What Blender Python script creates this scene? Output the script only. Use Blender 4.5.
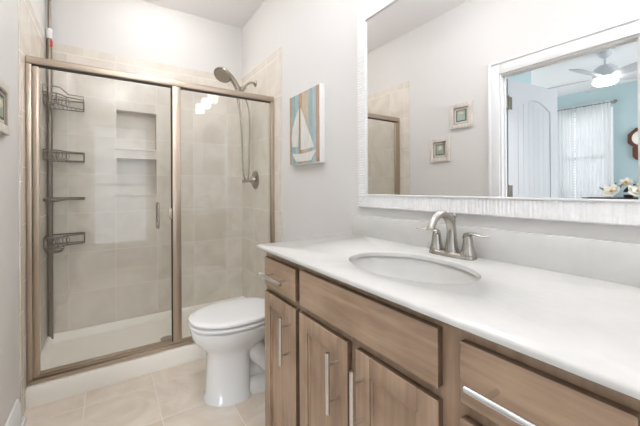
import bpy, bmesh, math, random
from mathutils import Vector, Matrix
random.seed(4)
for o in list(bpy.data.objects): bpy.data.objects.remove(o)
S = bpy.context.scene
COL = S.collection
R = math.radians
PI = math.pi

# ------------------------------------------------------------------ camera, world, exposure
cam_d = bpy.data.cameras.new('camera'); cam = bpy.data.objects.new('camera', cam_d); COL.objects.link(cam)
cam_d.sensor_width = 36; cam_d.lens = 317.147 / 640 * 36
cam_d.shift_y = -(213 - 187.27) / 640; cam_d.clip_start = .02
cam.matrix_world = Matrix.Translation((.3719, 0, 1.15)) @ Matrix.Rotation(R(-33.7), 4, 'Z') @ Matrix.Rotation(R(90 + .08), 4, 'X') @ Matrix.Rotation(R(-.339), 4, 'Z')
S.camera = cam
w = bpy.data.worlds.new('world'); S.world = w; w.use_nodes = True
w.node_tree.nodes['Background'].inputs[0].default_value = (.75, .86, 1, 1)
w.node_tree.nodes['Background'].inputs[1].default_value = 1.0
S.view_settings.view_transform = 'Standard'; S.view_settings.look = 'None'
S.view_settings.exposure = 0.78; S.view_settings.gamma = 1; S.view_settings.use_curve_mapping = False
E_VANITY, E_FILL_CEIL, E_FILL_NEAR, E_FILL_SHOWER, E_WIN_NEAR, E_WIN_BED, E_FAN, E_FILL_SIDE, E_FILL_LEFT = 3.6, 7.2, 14.5, 21, .75, .4, 4.5, 5.8, 2.1

# ------------------------------------------------------------------ materials
def c(r, g, b):  # 0-255 sRGB to linear
    f = lambda v: (v / 12.92 if v <= .04045 else ((v + .055) / 1.055) ** 2.4)
    return (f(r / 255), f(g / 255), f(b / 255), 1)
def mat(name, col, rough=.5, metal=0, spec=.5, coat=0, emis=None, es=0):
    m = bpy.data.materials.new(name); m.use_nodes = True
    b = m.node_tree.nodes['Principled BSDF']
    b.inputs['Base Color'].default_value = col; b.inputs['Roughness'].default_value = rough
    b.inputs['Metallic'].default_value = metal; b.inputs['Specular IOR Level'].default_value = spec
    b.inputs['Coat Weight'].default_value = coat; b.inputs['Coat Roughness'].default_value = .08
    if emis: b.inputs['Emission Color'].default_value = emis; b.inputs['Emission Strength'].default_value = es
    return m
class NT:
    def __init__(s, m): s.t = m.node_tree; s.n = s.t.nodes; s.b = s.n['Principled BSDF']
    def new(s, typ, **kw):
        n = s.n.new(typ)
        for k, v in kw.items():
            if k in n.bl_rna.properties: setattr(n, k, v)
        return n
    def link(s, a, b): s.t.links.new(a, b)
    def val(s, sock, v):
        if isinstance(v, (int, float)): sock.default_value = v
        else: s.link(v, sock)
    def math(s, op, a, b=0.0):
        n = s.n.new('ShaderNodeMath'); n.operation = op; s.val(n.inputs[0], a); s.val(n.inputs[1], b); return n.outputs[0]
    def mix(s, f, a, b):
        n = s.n.new('ShaderNodeMix'); n.data_type = 'RGBA'; s.val(n.inputs['Factor'], f)
        for i, v in ((6, a), (7, b)):
            if isinstance(v, tuple): n.inputs[i].default_value = v
            else: s.link(v, n.inputs[i])
        return n.outputs[2]
    def ramp(s, f, stops):
        n = s.n.new('ShaderNodeValToRGB'); e = n.color_ramp.elements
        while len(e) < len(stops): e.new(.5)
        for q, (p, col) in zip(e, stops): q.position = p; q.color = col
        s.link(f, n.inputs[0]); return n.outputs[0]
    def noise(s, scale, detail=4, rough=.55, vec=None, dist=0):
        n = s.n.new('ShaderNodeTexNoise'); n.inputs['Scale'].default_value = scale; n.inputs['Detail'].default_value = detail
        n.inputs['Roughness'].default_value = rough; n.inputs['Distortion'].default_value = dist
        if vec is not None: s.link(vec, n.inputs['Vector'])
        return n.outputs['Fac']
    def pos(s):
        g = s.n.new('ShaderNodeNewGeometry'); return g.outputs['Position']
    def scaled(s, vec, sc):
        m = s.n.new('ShaderNodeMapping'); m.inputs['Scale'].default_value = sc; s.link(vec, m.inputs['Vector']); return m.outputs[0]
    def bump(s, h, strength=.1, dist=.01):
        n = s.n.new('ShaderNodeBump'); n.inputs['Strength'].default_value = strength; n.inputs['Distance'].default_value = dist
        s.link(h, n.inputs['Height']); s.link(n.outputs[0], s.b.inputs['Normal'])

def wall_paint(name, col, rough=.75):
    m = mat(name, col, rough, spec=.25); t = NT(m); p = t.pos()
    t.bump(t.noise(260, 2, .5, p), .05, .002); return m
M = {}
M['paint'] = wall_paint('wall_paint', c(225, 222, 218))
M['ceil'] = wall_paint('ceiling_paint', c(249, 246, 245))
M['blue'] = wall_paint('blue_paint', c(180, 199, 201))
M['bedceil'] = wall_paint('bedroom_ceiling_paint', c(240, 240, 240))
M['trim'] = mat('white_trim', c(236, 236, 235), .35)
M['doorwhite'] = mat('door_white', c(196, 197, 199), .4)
M['porcelain'] = mat('porcelain', c(233, 233, 231), .12, coat=.3)
M['seat'] = mat('seat_plastic', c(236, 235, 232), .25)
M['acrylic'] = mat('acrylic', c(247, 242, 230), .28)
M['nickel'] = mat('brushed_nickel', c(186, 181, 174), .24, 1)
M['steel'] = mat('bar_steel', c(222, 221, 219), .25, 1)
M['framemetal'] = mat('champagne_metal', c(188, 173, 156), .36, 1)
M['darkmetal'] = mat('shower_metal', c(172, 163, 152), .27, 1)
M['wire'] = mat('caddy_wire', c(140, 131, 119), .32, 1)
M['hinge'] = mat('hinge_metal', c(120, 112, 102), .45, 1)
M['gasket'] = mat('dark_gasket', c(55, 48, 42), .6)
M['black'] = mat('dark_gap', c(40, 36, 34), .8)
M['spray'] = mat('spray_rubber', c(168, 156, 142), .4)
M['red'] = mat('red_plastic', c(205, 60, 45), .5)
M['cap'] = mat('white_plastic', c(238, 238, 238), .4)
M['sash'] = mat('sash_white', c(240, 240, 240), .4)
M['darkwood'] = mat('dark_wood', c(58, 38, 34), .4)
M['clockwood'] = mat('clock_wood', c(98, 54, 34), .4)
M['clockface'] = mat('clock_face', c(235, 232, 222), .5)
M['petal'] = mat('petal_cream', c(240, 230, 215), .6)
M['stamen'] = mat('stamen_gold', c(190, 150, 60), .7)
M['leaf'] = mat('leaf_green', c(62, 82, 62), .5)
M['leafgrey'] = mat('leaf_grey', c(120, 135, 130), .6)
M['vase'] = mat('vase_dark', c(70, 52, 60), .4)
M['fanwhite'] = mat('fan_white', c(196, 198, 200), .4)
M['carpet'] = mat('bedroom_carpet', c(190, 180, 168), .95)
M['bedding'] = mat('bedding', c(230, 230, 232), .9)
M['slat'] = mat('blind_slat', c(240, 240, 240), .6)

def tile_mat(name, axis, off, s=.2945, zo=.083, zs=.2955, base=((218, 209, 195), (234, 227, 215)), edge=None):
    m = mat(name, c(215, 205, 190), .22, spec=.4, coat=.12); t = NT(m); p = t.pos()
    x = t.new('ShaderNodeSeparateXYZ'); t.link(p, x.inputs[0])
    u = x.outputs['XY'.index(axis)]; z = x.outputs[2]
    def line(v, o, sp, wd):
        f = t.math('FRACT', t.math('DIVIDE', t.math('SUBTRACT', v, o - wd / 2), sp)); return t.math('LESS_THAN', f, wd / sp)
    g = t.math('MAXIMUM', line(u, off, s, .0032), line(z, zo, zs, .0032))
    top = t.math('GREATER_THAN', z, 2.1535)
    g2 = t.math('MAXIMUM', line(u, off + .1, .33, .003), t.math('LESS_THAN', z, 2.1555))
    if edge is not None:
        ed = t.math('LESS_THAN', u, edge); g3 = t.math('MAXIMUM', line(z, .2, .33, .003), t.math('GREATER_THAN', u, edge - .003))
    gg = t.math('ADD', t.math('MULTIPLY', g, t.math('SUBTRACT', 1.0, top)), t.math('MULTIPLY', g2, top))
    if edge is not None:
        gg = t.math('ADD', t.math('MULTIPLY', gg, t.math('SUBTRACT', 1.0, ed)), t.math('MULTIPLY', g3, ed))
    fu = t.math('FLOOR', t.math('DIVIDE', t.math('SUBTRACT', u, off), s)); fz = t.math('FLOOR', t.math('DIVIDE', t.math('SUBTRACT', z, zo), zs))
    wn = t.new('ShaderNodeTexWhiteNoise'); wn.noise_dimensions = '2D'
    cv = t.new('ShaderNodeCombineXYZ'); t.link(fu, cv.inputs[0]); t.link(fz, cv.inputs[1]); t.link(cv.outputs[0], wn.inputs['Vector'])
    off3 = t.new('ShaderNodeVectorMath'); off3.operation = 'MULTIPLY_ADD'; t.link(wn.outputs['Color'], off3.inputs[0]); off3.inputs[1].default_value = (3, 3, 3); t.link(p, off3.inputs[2])
    n1 = t.noise(3.2, 5, .6, off3.outputs[0], 1.2)
    colr = t.ramp(n1, [(.34, c(*base[0])), (.66, c(*base[1]))])
    colr = t.mix(t.math('MULTIPLY', wn.outputs['Value'], .18), colr, c(230, 222, 210))
    colr = t.mix(gg, colr, c(238, 233, 225))
    t.link(colr, t.b.inputs['Base Color'])
    t.link(t.math('ADD', t.math('MULTIPLY', gg, .4), .22), t.b.inputs['Roughness'])
    t.bump(t.math('SUBTRACT', 1.0, gg), .25, .002)
    return m
M['tile_b'] = tile_mat('shower_tile_back', 'X', .124)
M['tile_s'] = tile_mat('shower_tile_side', 'Y', 2.986 - .2945 * 3 + .0, edge=2.2)
def floor_mat():
    m = mat('floor_tile', c(205, 188, 168), .3, spec=.45); t = NT(m); p = t.pos()
    x = t.new('ShaderNodeSeparateXYZ'); t.link(p, x.inputs[0])
    def line(v, o, sp, wd):
        f = t.math('FRACT', t.math('DIVIDE', t.math('SUBTRACT', v, o - wd / 2 - 10 * sp), sp)); return t.math('LESS_THAN', f, wd / sp)
    g = t.math('MAXIMUM', line(x.outputs[0], .26, .33, .006), line(x.outputs[1], 2.09, .33, .006))
    fu = t.math('FLOOR', t.math('DIVIDE', t.math('SUBTRACT', x.outputs[0], .26), .33)); fv = t.math('FLOOR', t.math('DIVIDE', t.math('SUBTRACT', x.outputs[1], 2.09), .33))
    wn = t.new('ShaderNodeTexWhiteNoise'); wn.noise_dimensions = '2D'
    cv = t.new('ShaderNodeCombineXYZ'); t.link(fu, cv.inputs[0]); t.link(fv, cv.inputs[1]); t.link(cv.outputs[0], wn.inputs['Vector'])
    off3 = t.new('ShaderNodeVectorMath'); off3.operation = 'MULTIPLY_ADD'; t.link(wn.outputs['Color'], off3.inputs[0]); off3.inputs[1].default_value = (4, 4, 4); t.link(p, off3.inputs[2])
    n1 = t.noise(4, 5, .6, off3.outputs[0], 1.0)
    colr = t.ramp(n1, [(.34, c(219, 202, 183)), (.66, c(238, 227, 212))])
    colr = t.mix(g, colr, c(236, 227, 214))
    t.link(colr, t.b.inputs['Base Color']); t.bump(t.math('SUBTRACT', 1.0, g), .3, .002)
    return m
M['floor'] = floor_mat()
def wood_mat(name, dark, mid, light, along='Z', rough=.42):
    m = mat(name, mid, rough, spec=.35); t = NT(m); p = t.pos()
    sc = {'Z': (14, 14, 1.2), 'Y': (14, 1.2, 14)}[along]
    n1 = t.noise(2.2, 6, .62, t.scaled(p, sc), .6); n2 = t.noise(5, 3, .5, p)
    f = t.math('ADD', t.math('MULTIPLY', n1, .55), t.math('MULTIPLY', n2, .45))
    t.link(t.ramp(f, [(.36, dark), (.5, mid), (.66, light)]), t.b.inputs['Base Color'])
    t.bump(n1, .03, .002); return m
WD = (c(160, 134, 112), c(183, 156, 131), c(206, 178, 151))
M['wood_v'] = wood_mat('stained_maple_upright', *WD, 'Z'); M['wood_h'] = wood_mat('stained_maple_level', *WD, 'Y')
M['edge'] = wood_mat('dark_brown_edge', c(104, 82, 66), c(118, 94, 76), c(132, 106, 86), 'Y')
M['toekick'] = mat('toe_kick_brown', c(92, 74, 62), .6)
def counter_mat():
    m = mat('cultured_marble', c(240, 239, 236), .16, coat=.25); t = NT(m)
    t.link(t.ramp(t.noise(9, 5, .6, t.pos(), .8), [(.3, c(212, 210, 205)), (.7, c(219, 217, 212))]), t.b.inputs['Base Color']); return m
M['counter'] = counter_mat()
def glass_mat(name, tint=(.985, .99, .985, 1), f0=.05):
    m = bpy.data.materials.new(name); m.use_nodes = True; t = m.node_tree; t.nodes.clear()
    out = t.nodes.new('ShaderNodeOutputMaterial'); mx = t.nodes.new('ShaderNodeMixShader')
    tr = t.nodes.new('ShaderNodeBsdfTransparent'); tr.inputs[0].default_value = tint
    gl = t.nodes.new('ShaderNodeBsdfGlossy'); gl.inputs['Roughness'].default_value = 0
    lw = t.nodes.new('ShaderNodeLayerWeight'); lw.inputs[0].default_value = .5
    pw = t.nodes.new('ShaderNodeMath'); pw.operation = 'POWER'; pw.inputs[1].default_value = 5; t.links.new(lw.outputs['Facing'], pw.inputs[0])
    ma = t.nodes.new('ShaderNodeMath'); ma.operation = 'MULTIPLY_ADD'; ma.inputs[1].default_value = 1 - f0; ma.inputs[2].default_value = f0
    t.links.new(pw.outputs[0], ma.inputs[0]); t.links.new(ma.outputs[0], mx.inputs[0])
    t.links.new(tr.outputs[0], mx.inputs[1]); t.links.new(gl.outputs[0], mx.inputs[2]); t.links.new(mx.outputs[0], out.inputs[0])
    return m
M['glass'] = glass_mat('clear_glass')
M['mirror'] = mat('mirror_silver', (.93, .93, .93, 1), 0, 1)
def emit(name, col, s, base=(.9, .9, .9, 1)): return mat(name, base, .3, emis=col, es=s)
M['shade'] = emit('lit_frosted_shade', c(255, 251, 248), E_VANITY)
M['fill_ceil'] = emit('fill_ceiling_diffuser', c(242, 247, 255), E_FILL_CEIL)
M['fill_near'] = emit('fill_near_diffuser', c(246, 249, 255), E_FILL_NEAR)  # glow of the two added ceiling drums
M['fill_shower'] = emit('fill_shower_lamp', c(251, 250, 250), E_FILL_SHOWER)
M['fan_lamp'] = emit('lit_fan_dome', c(255, 250, 244), E_FAN)
M['day_near'] = emit('daylit_frosted_glass', c(222, 236, 255), E_WIN_NEAR)
M['day_bed'] = emit('daylit_window_glass', c(240, 247, 255), E_WIN_BED)
M['fill_left'] = emit('fill_left_window_glass', c(246, 249, 255), E_FILL_LEFT)
M['fill_side'] = emit('fill_side_window_glass', c(246, 249, 255), E_FILL_SIDE)  # glow of the two added bedroom windows
def sheer():
    m = bpy.data.materials.new('sheer_cloth'); m.use_nodes = True; t = m.node_tree; t.nodes.clear()
    out = t.nodes.new('ShaderNodeOutputMaterial'); a = t.nodes.new('ShaderNodeMixShader'); b = t.nodes.new('ShaderNodeMixShader')
    tr = t.nodes.new('ShaderNodeBsdfTransparent'); df = t.nodes.new('ShaderNodeBsdfDiffuse'); tl = t.nodes.new('ShaderNodeBsdfTranslucent')
    df.inputs[0].default_value = (.9, .9, .9, 1); tl.inputs[0].default_value = (.9, .9, .9, 1)
    a.inputs[0].default_value = .5; b.inputs[0].default_value = .4
    t.links.new(df.outputs[0], a.inputs[1]); t.links.new(tl.outputs[0], a.inputs[2])
    t.links.new(a.outputs[0], b.inputs[1]); t.links.new(tr.outputs[0], b.inputs[2]); t.links.new(b.outputs[0], out.inputs[0]); return m
M['sheer'] = sheer()
def ribbed_white():
    m = mat('whitewashed_frame', c(238, 236, 233), .5); t = NT(m)
    t.link(t.ramp(t.noise(60, 4, .6, t.pos()), [(.3, c(236, 233, 230)), (.6, c(244, 243, 242))]), t.b.inputs['Base Color']); return m
M['ribbed'] = ribbed_white()
def plank(name, a, b):
    m = mat(name, c(*a), .8); t = NT(m)
    t.link(t.ramp(t.noise(9, 6, .7, t.scaled(t.pos(), (6, 6, 1)), 1), [(.35, c(*a)), (.62, c(*b))]), t.b.inputs['Base Color']); return m
M['pl_brown'] = plank('plank_brown', (168, 138, 112), (196, 170, 146)); M['pl_teal'] = plank('plank_teal', (138, 166, 167), (170, 190, 188))
M['pl_grey'] = plank('plank_grey', (172, 168, 158), (200, 195, 184)); M['pl_tan'] = plank('plank_tan', (190, 164, 136), (212, 190, 164)); M['pl_blue'] = plank('plank_blue', (156, 176, 182), (184, 199, 202))
M['sail'] = plank('sail_white', (214, 212, 203), (234, 232, 225)); M['rope'] = mat('mast_brown', c(170, 142, 116), .8)
M['canvas_edge'] = mat('canvas_white', c(240, 239, 236), .7)
M['wash'] = plank('whitewashed_wood', (206, 199, 188), (232, 226, 217)); M['matboard'] = mat('mat_board', c(222, 216, 204), .8)
M['liner'] = mat('dark_liner', c(160, 150, 136), .7)
M['inset'] = mat('inset_edge', c(104, 98, 88), .7)
M['sea1'] = plank('sea_green_print', (150, 164, 144), (184, 194, 172)); M['sea2'] = plank('sea_blue_print', (146, 166, 164), (180, 196, 184)); M['shell'] = mat('shell_cream', c(214, 208, 182), .6)

# ------------------------------------------------------------------ mesh helpers
ORG = {}
class MB:
    def __init__(s): s.bm = bmesh.new()
    def _merge(s, t, mi):
        for f in t.faces: f.material_index = mi
        me = bpy.data.meshes.new('t'); t.to_mesh(me); t.free(); s.bm.from_mesh(me); bpy.data.meshes.remove(me); return s
    def box(s, x0, x1, y0, y1, z0, z1, bev=0, mi=0, seg=2, M4=None):
        t = bmesh.new(); bmesh.ops.create_cube(t, size=1)
        for v in t.verts: v.co = Vector(((x0 + x1) / 2 + v.co.x * (x1 - x0), (y0 + y1) / 2 + v.co.y * (y1 - y0), (z0 + z1) / 2 + v.co.z * (z1 - z0)))
        if bev: bmesh.ops.bevel(t, geom=t.edges[:], offset=bev, segments=seg, affect='EDGES', profile=.5)
        if M4: bmesh.ops.transform(t, matrix=M4, verts=t.verts)
        return s._merge(t, mi)
    def loft(s, rings, cap=True, closed=True, mi=0):
        t = bmesh.new(); vs = [[t.verts.new(p) for p in r] for r in rings]; n = len(rings[0])
        for a, b in zip(vs, vs[1:]):
            for i in range(n if closed else n - 1):
                j = (i + 1) % n
                try: t.faces.new((a[i], a[j], b[j], b[i]))
                except ValueError: pass
        if cap:
            t.faces.new(vs[0][::-1]); t.faces.new(vs[-1])
        bmesh.ops.remove_doubles(t, verts=t.verts, dist=1e-6)
        bmesh.ops.recalc_face_normals(t, faces=t.faces); return s._merge(t, mi)
    def tube(s, pts, r, seg=10, mi=0, closed=False, sub=0):
        P = [Vector(p) for p in pts]; rr = list(r) if isinstance(r, (list, tuple)) else [r] * len(P)
        if sub:
            Q, q2 = [], []; n = len(P)
            rng = range(n if closed else n - 1)
            for i in rng:
                p0 = P[(i - 1) % n] if closed or i > 0 else P[0] * 2 - P[1]; p1 = P[i]; p2 = P[(i + 1) % n]
                p3 = P[(i + 2) % n] if closed or i + 2 < n else P[-1] * 2 - P[-2]
                for k in range(sub):
                    u = k / sub
                    Q.append(.5 * ((2 * p1) + (p2 - p0) * u + (2 * p0 - 5 * p1 + 4 * p2 - p3) * u * u + (3 * p1 - p0 - 3 * p2 + p3) * u ** 3))
                    q2.append(rr[i] * (1 - u) + rr[(i + 1) % n] * u)
            if not closed: Q.append(P[-1]); q2.append(rr[-1])
            P, rr = Q, q2
        n = len(P); rings = []; N = None
        for i in range(n):
            if closed: T = P[(i + 1) % n] - P[(i - 1) % n]
            else: T = P[min(i + 1, n - 1)] - P[max(i - 1, 0)]
            T.normalize()
            if N is None: N = T.orthogonal().normalized()
            else: N = (N - T * N.dot(T)).normalized()
            B = T.cross(N)
            rings.append([P[i] + (N * math.cos(2 * PI * k / seg) + B * math.sin(2 * PI * k / seg)) * rr[i] for k in range(seg)])
        if closed: rings.append(rings[0])
        return s.loft(rings, cap=not closed, mi=mi)
    def lathe(s, prof, ctr, axis='Z', seg=24, mi=0, sx=1, sy=1):
        rings = []
        for (r, h) in prof:
            r = max(r, 1e-5); ring = []
            for k in range(seg):
                a = 2 * PI * k / seg; p = Vector((r * sx * math.cos(a), r * sy * math.sin(a), h))
                if axis == 'X': p = Vector((p.z, p.x, p.y))
                if axis == 'Y': p = Vector((p.x, p.z, p.y))
                ring.append(p + Vector(ctr))
            rings.append(ring)
        return s.loft(rings, mi=mi)
    def prism(s, poly, d, axis='X', a=0, mi=0):
        # poly: list of 2-tuples in the plane normal to axis, extruded from a to a+d
        f = {'X': lambda p, h: (h, p[0], p[1]), 'Y': lambda p, h: (p[0], h, p[1]), 'Z': lambda p, h: (p[0], p[1], h)}[axis]
        return s.loft([[f(p, a) for p in poly], [f(p, a + d) for p in poly]], mi=mi)
    def grid(s, fn, nu, nv, mi=0):
        t = bmesh.new(); vs = [[t.verts.new(fn(i / nu, j / nv)) for j in range(nv + 1)] for i in range(nu + 1)]
        for i in range(nu):
            for j in range(nv): t.faces.new((vs[i][j], vs[i + 1][j], vs[i + 1][j + 1], vs[i][j + 1]))
        return s._merge(t, mi)
    def build(s, name, mats, parent=None, smooth=38, label=None):
        me = bpy.data.meshes.new(name)
        og = ORG.get(parent.name, Vector((0, 0, 0))) if parent else Vector((0, 0, 0))
        if parent: bmesh.ops.translate(s.bm, vec=-og, verts=s.bm.verts)
        s.bm.to_mesh(me); s.bm.free()
        for m in (mats if isinstance(mats, (list, tuple)) else [mats]): me.materials.append(m)
        if smooth:
            me.polygons.foreach_set('use_smooth', [True] * len(me.polygons)); me.set_sharp_from_angle(angle=R(smooth))
        o = bpy.data.objects.new(name, me); COL.objects.link(o)
        if parent: o.parent = parent
        ORG[o.name] = og
        if label: o['label'] = label
        return o
def thing(name, loc, label, cat, group=None):
    o = bpy.data.objects.new(name, None); COL.objects.link(o); o.location = loc; o.empty_display_size = .05
    ORG[o.name] = Vector(loc); o['label'] = label; o['category'] = cat
    if group: o['group'] = group
    return o
def tag(o, label, cat, group=None):
    o['label'] = label; o['category'] = cat
    if group: o['group'] = group
    return o
def struct(o, label=None):
    o['kind'] = 'structure'
    if label: o['label'] = label
    return o

# ------------------------------------------------------------------ dimensions
W = 1.4609; H = 2.7075; YB = 2.986; YN = -.95; YS = 2.238; YF = 2.265; ZT = 1.864
TE = 2.144     # tile edge
HC = .9045; Wm = 1.4412
BX = -3.985    # far bedroom wall
DY0, DY1, DZ = .480, 1.261, 2.012

# ------------------------------------------------------------------ structure: bathroom shell
struct(MB().box(-.04, W + .1, YN - .1, YB + .2, -.08, 0).build('floor', M['floor']), 'beige marbled square floor tiles of the bathroom')
struct(MB().box(-.075, W + .1, YN - .1, YB + .2, H, H + .08).build('ceiling', M['ceil']), 'plain white bathroom ceiling')
m = MB(); m.box(-.04, 0, DY1, YB + .2, 0, H); m.box(-.04, 0, YN - .1, DY0, 0, H); m.box(-.04, 0, DY0, DY1, DZ, H)
struct(m.build('wall_left', M['paint']), 'pale grey bathroom wall with the bedroom doorway in it')
struct(MB().box(W, W + .1, YN - .1, YB + .2, 0, H).build('wall_right', M['paint']), 'pale grey wall behind the mirror and toilet')
m = MB(); m.box(0, W, 3.1, YB + .2, 0, H); m.box(0, W, 2.994, 3.1, 2.215, H)
struct(m.build('wall_back', M['paint']), 'white painted wall above the shower tile')
# near wall with a window behind the photographer
wx0, wx1, wz0, wz1 = .2, .86, .36, 2.06
m = MB(); m.box(0, wx0, YN - .1, YN, 0, H); m.box(wx1, W, YN - .1, YN, 0, H); m.box(wx0, wx1, YN - .1, YN, 0, wz0); m.box(wx0, wx1, YN - .1, YN, wz1, H)
struct(m.build('wall_near', M['paint']), 'pale grey wall behind the photographer')
t = thing('window_2', (.53, YN, wz0), 'tall frosted window in the wall behind the photographer', 'window'); struct(t)
del t['category']
m = MB()
for (a, b, z0, z1) in ((wx0 - .05, wx0 + .01, wz0 - .05, wz1 + .05), (wx1 - .01, wx1 + .05, wz0 - .05, wz1 + .05), (wx0 + .01, wx1 - .01, wz0 - .05, wz0 + .01), (wx0 + .01, wx1 - .01, wz1 - .01, wz1 + .05)):
    m.box(a, b, YN - .06, YN + .02, z0, z1, .004)
m.box(wx0 + .01, wx1 - .01, YN - .05, YN - .02, 1.19, 1.23)
m.build('window_frame', M['trim'], t)
MB().box(wx0 + .01, wx1 - .01, YN - .045, YN - .035, wz0 + .01, 1.19).box(wx0 + .01, wx1 - .01, YN - .045, YN - .035, 1.23, wz1 - .01).build('pane', M['day_near'], t)
# shower tile
m = MB(); yb1 = 3.1
nx0, nx1 = .427, .71; n1a, n1b, n2a, n2b = 1.474, 1.778, 1.103, 1.395
ZTL = 2.215
m.box(0, nx0, YB, yb1, 0, ZTL); m.box(nx1, W, YB, yb1, 0, ZTL)
m.box(nx0, nx1, YB, yb1, 0, n2a); m.box(nx0, nx1, YB, yb1, n2b, n1a); m.box(nx0, nx1, YB, yb1, n1b, ZTL)
m.box(nx0, nx1, YB + .085, yb1, n2a, n2b); m.box(nx0, nx1, YB + .085, yb1, n1a, n1b)
e = .012
struct(m.build('wall_tile_back', M['tile_b'], smooth=0), 'beige tiled back wall of the shower with two recessed niches')
M['niche'] = plank('niche_edging', (222, 214, 203), (230, 224, 214))
m = MB()
for (z0, z1) in ((n1a, n1b), (n2a, n2b)):
    m.box(nx0 - .012, nx1 + .012, YB - .006, YB + .084, z0 - .012, z0 + .002, .002)
struct(m.build('trim_2', M['niche']), 'pale stone sills of the two shower niches')
struct(MB().box(0, .006, TE, YB, 0, ZTL, .001).build('wall_tile_left', M['tile_s'], smooth=0), 'beige tiled left wall of the shower')
struct(MB().box(W - .006, W, TE, YB, 0, ZTL, .001).build('wall_tile_right', M['tile_s'], smooth=0), 'beige tiled right wall of the shower carrying the shower head')
# baseboards
def baseboard(m, x0, x1, y0, y1, side):
    if side == 'L': prof = [(0, 0), (.015, 0), (.015, .115), (.011, .13), (.006, .142), (0, .145)]; m.loft([[(x0 + p, y0, z) for p, z in prof], [(x0 + p, y1, z) for p, z in prof]])
    if side == 'R': prof = [(0, 0), (-.015, 0), (-.015, .115), (-.011, .13), (-.006, .142), (0, .145)]; m.loft([[(x1 + p, y0, z) for p, z in prof], [(x1 + p, y1, z) for p, z in prof]])
m = MB(); baseboard(m, 0, 0, 1.345, 2.08, 'L'); baseboard(m, 0, 0, YN, .41, 'L'); m.box(.015, .027, 1.345, 2.14, 0, .018, .004); m.box(0, .015, 2.08, 2.14, 0, .02)
struct(m.build('baseboard_left', M['trim']), 'white baseboard along the left wall')
m = MB(); baseboard(m, 0, W, 1.27, TE, 'R'); struct(m.build('baseboard_right', M['trim']), 'white baseboard behind the toilet')
# doorway casing and jamb
m = MB(); cw = .08
for (y0, y1) in ((DY1, DY1 + cw), (DY0 - cw, DY0)):
    m.box(0, .014, y0, y1, 0, DZ + .1, .003)
m.box(.014, .022, DY1 + cw - .022, DY1 + cw, 0, DZ + .1, .003); m.box(.014, .022, DY0 - cw, DY0 - cw + .022, 0, DZ + .1, .003)
m.box(0, .014, DY0, DY1, DZ, DZ + .1, .003); m.box(.014, .022, DY0 - cw + .022, DY1 + cw - .022, DZ + .078, DZ + .1, .003)
m.box(-.075, 0, DY1 - .012, DY1 + .0, 0, DZ); m.box(-.075, 0, DY0, DY0 + .012, 0, DZ); m.box(-.075, 0, DY0 + .012, DY1 - .012, DZ - .012, DZ)
m.box(-.05, -.035, DY1 - .024, DY1 - .012, 0, DZ - .012); m.box(-.05, -.035, DY0 + .012, DY0 + .024, 0, DZ - .012); m.box(-.05, -.035, DY0 + .024, DY1 - .024, DZ - .024, DZ - .012)
struct(m.build('trim_1', M['trim']), 'white door casing round the bedroom doorway')

# ------------------------------------------------------------------ structure: bedroom beyond the doorway
BY0, BY1 = -1.6, 3.3
m = MB(); m.box(-.075, -.04, DY1, 1.45, 0, H); m.box(-.075, -.04, BY0, DY0, 0, H); m.box(-.075, -.04, DY0, DY1, DZ, H)
struct(m.build('wall_bedroom_near', M['blue']), 'pale blue bedroom side of the doorway wall')
m = MB(); m.box(-.98, -.04, 1.45, 1.55, 0, H); m.box(-.98, -.88, 1.55, BY1, 0, H)
struct(m.build('wall_bedroom_return', M['blue']), 'pale blue bedroom wall behind the open door')
b0, b1, bz0, bz1 = 1.62, 2.25, .92, 2.32
m = MB(); m.box(BX - .12, BX, BY0, b0, 0, H); m.box(BX - .12, BX, b1, BY1, 0, H); m.box(BX - .12, BX, b0, b1, 0, bz0); m.box(BX - .12, BX, b0, b1, bz1, H)
struct(m.build('wall_bedroom_far', M['blue']), 'pale blue far bedroom wall with the window')
q0, q1, q2, q3 = -3.1, -1.1, .7, 2.2
m = MB(); m.box(BX - .12, q0, BY0 - .1, BY0, 0, H); m.box(q1, -.04, BY0 - .1, BY0, 0, H); m.box(q0, q1, BY0 - .1, BY0, 0, q2); m.box(q0, q1, BY0 - .1, BY0, q3, H)
struct(m.build('wall_bedroom_right', M['blue']), 'pale blue side wall of the bedroom, off to the right')
t = thing('added_window_4', (-2.1, BY0, q2), 'wide glowing window added as fill in the bedroom wall nearest the vanity end', 'window'); struct(t); del t['category']  # unseen window, added to light the bedroom and the doorway
m = MB()
for (a, b, z0, z1) in ((q0 - .05, q0 + .02, q2 - .05, q3 + .05), (q1 - .02, q1 + .05, q2 - .05, q3 + .05), (q0 + .02, q1 - .02, q2 - .05, q2 + .02), (q0 + .02, q1 - .02, q3 - .02, q3 + .05), (-2.12, -2.08, q2 + .02, q3 - .02)): m.box(a, b, BY0 - .06, BY0 + .015, z0, z1, .003)
m.build('window_frame', M['sash'], t)
MB().box(q0 + .02, q1 - .02, BY0 - .045, BY0 - .035, q2 + .02, q3 - .02).build('pane', M['fill_side'], t)
q0, q1, q2, q3 = -3.2, -1.4, .6, 2.3
m = MB(); m.box(BX - .12, q0, BY1, BY1 + .1, 0, H); m.box(q1, -.88, BY1, BY1 + .1, 0, H); m.box(q0, q1, BY1, BY1 + .1, 0, q2); m.box(q0, q1, BY1, BY1 + .1, q3, H)
struct(m.build('wall_bedroom_left', M['blue']), 'pale blue side wall of the bedroom')
t = thing('added_window_3', (-2.3, BY1, q2), 'wide glowing window added as fill in the side wall of the bedroom', 'window'); struct(t); del t['category']  # second unseen window, added to brighten the bedroom
m = MB()
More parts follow.
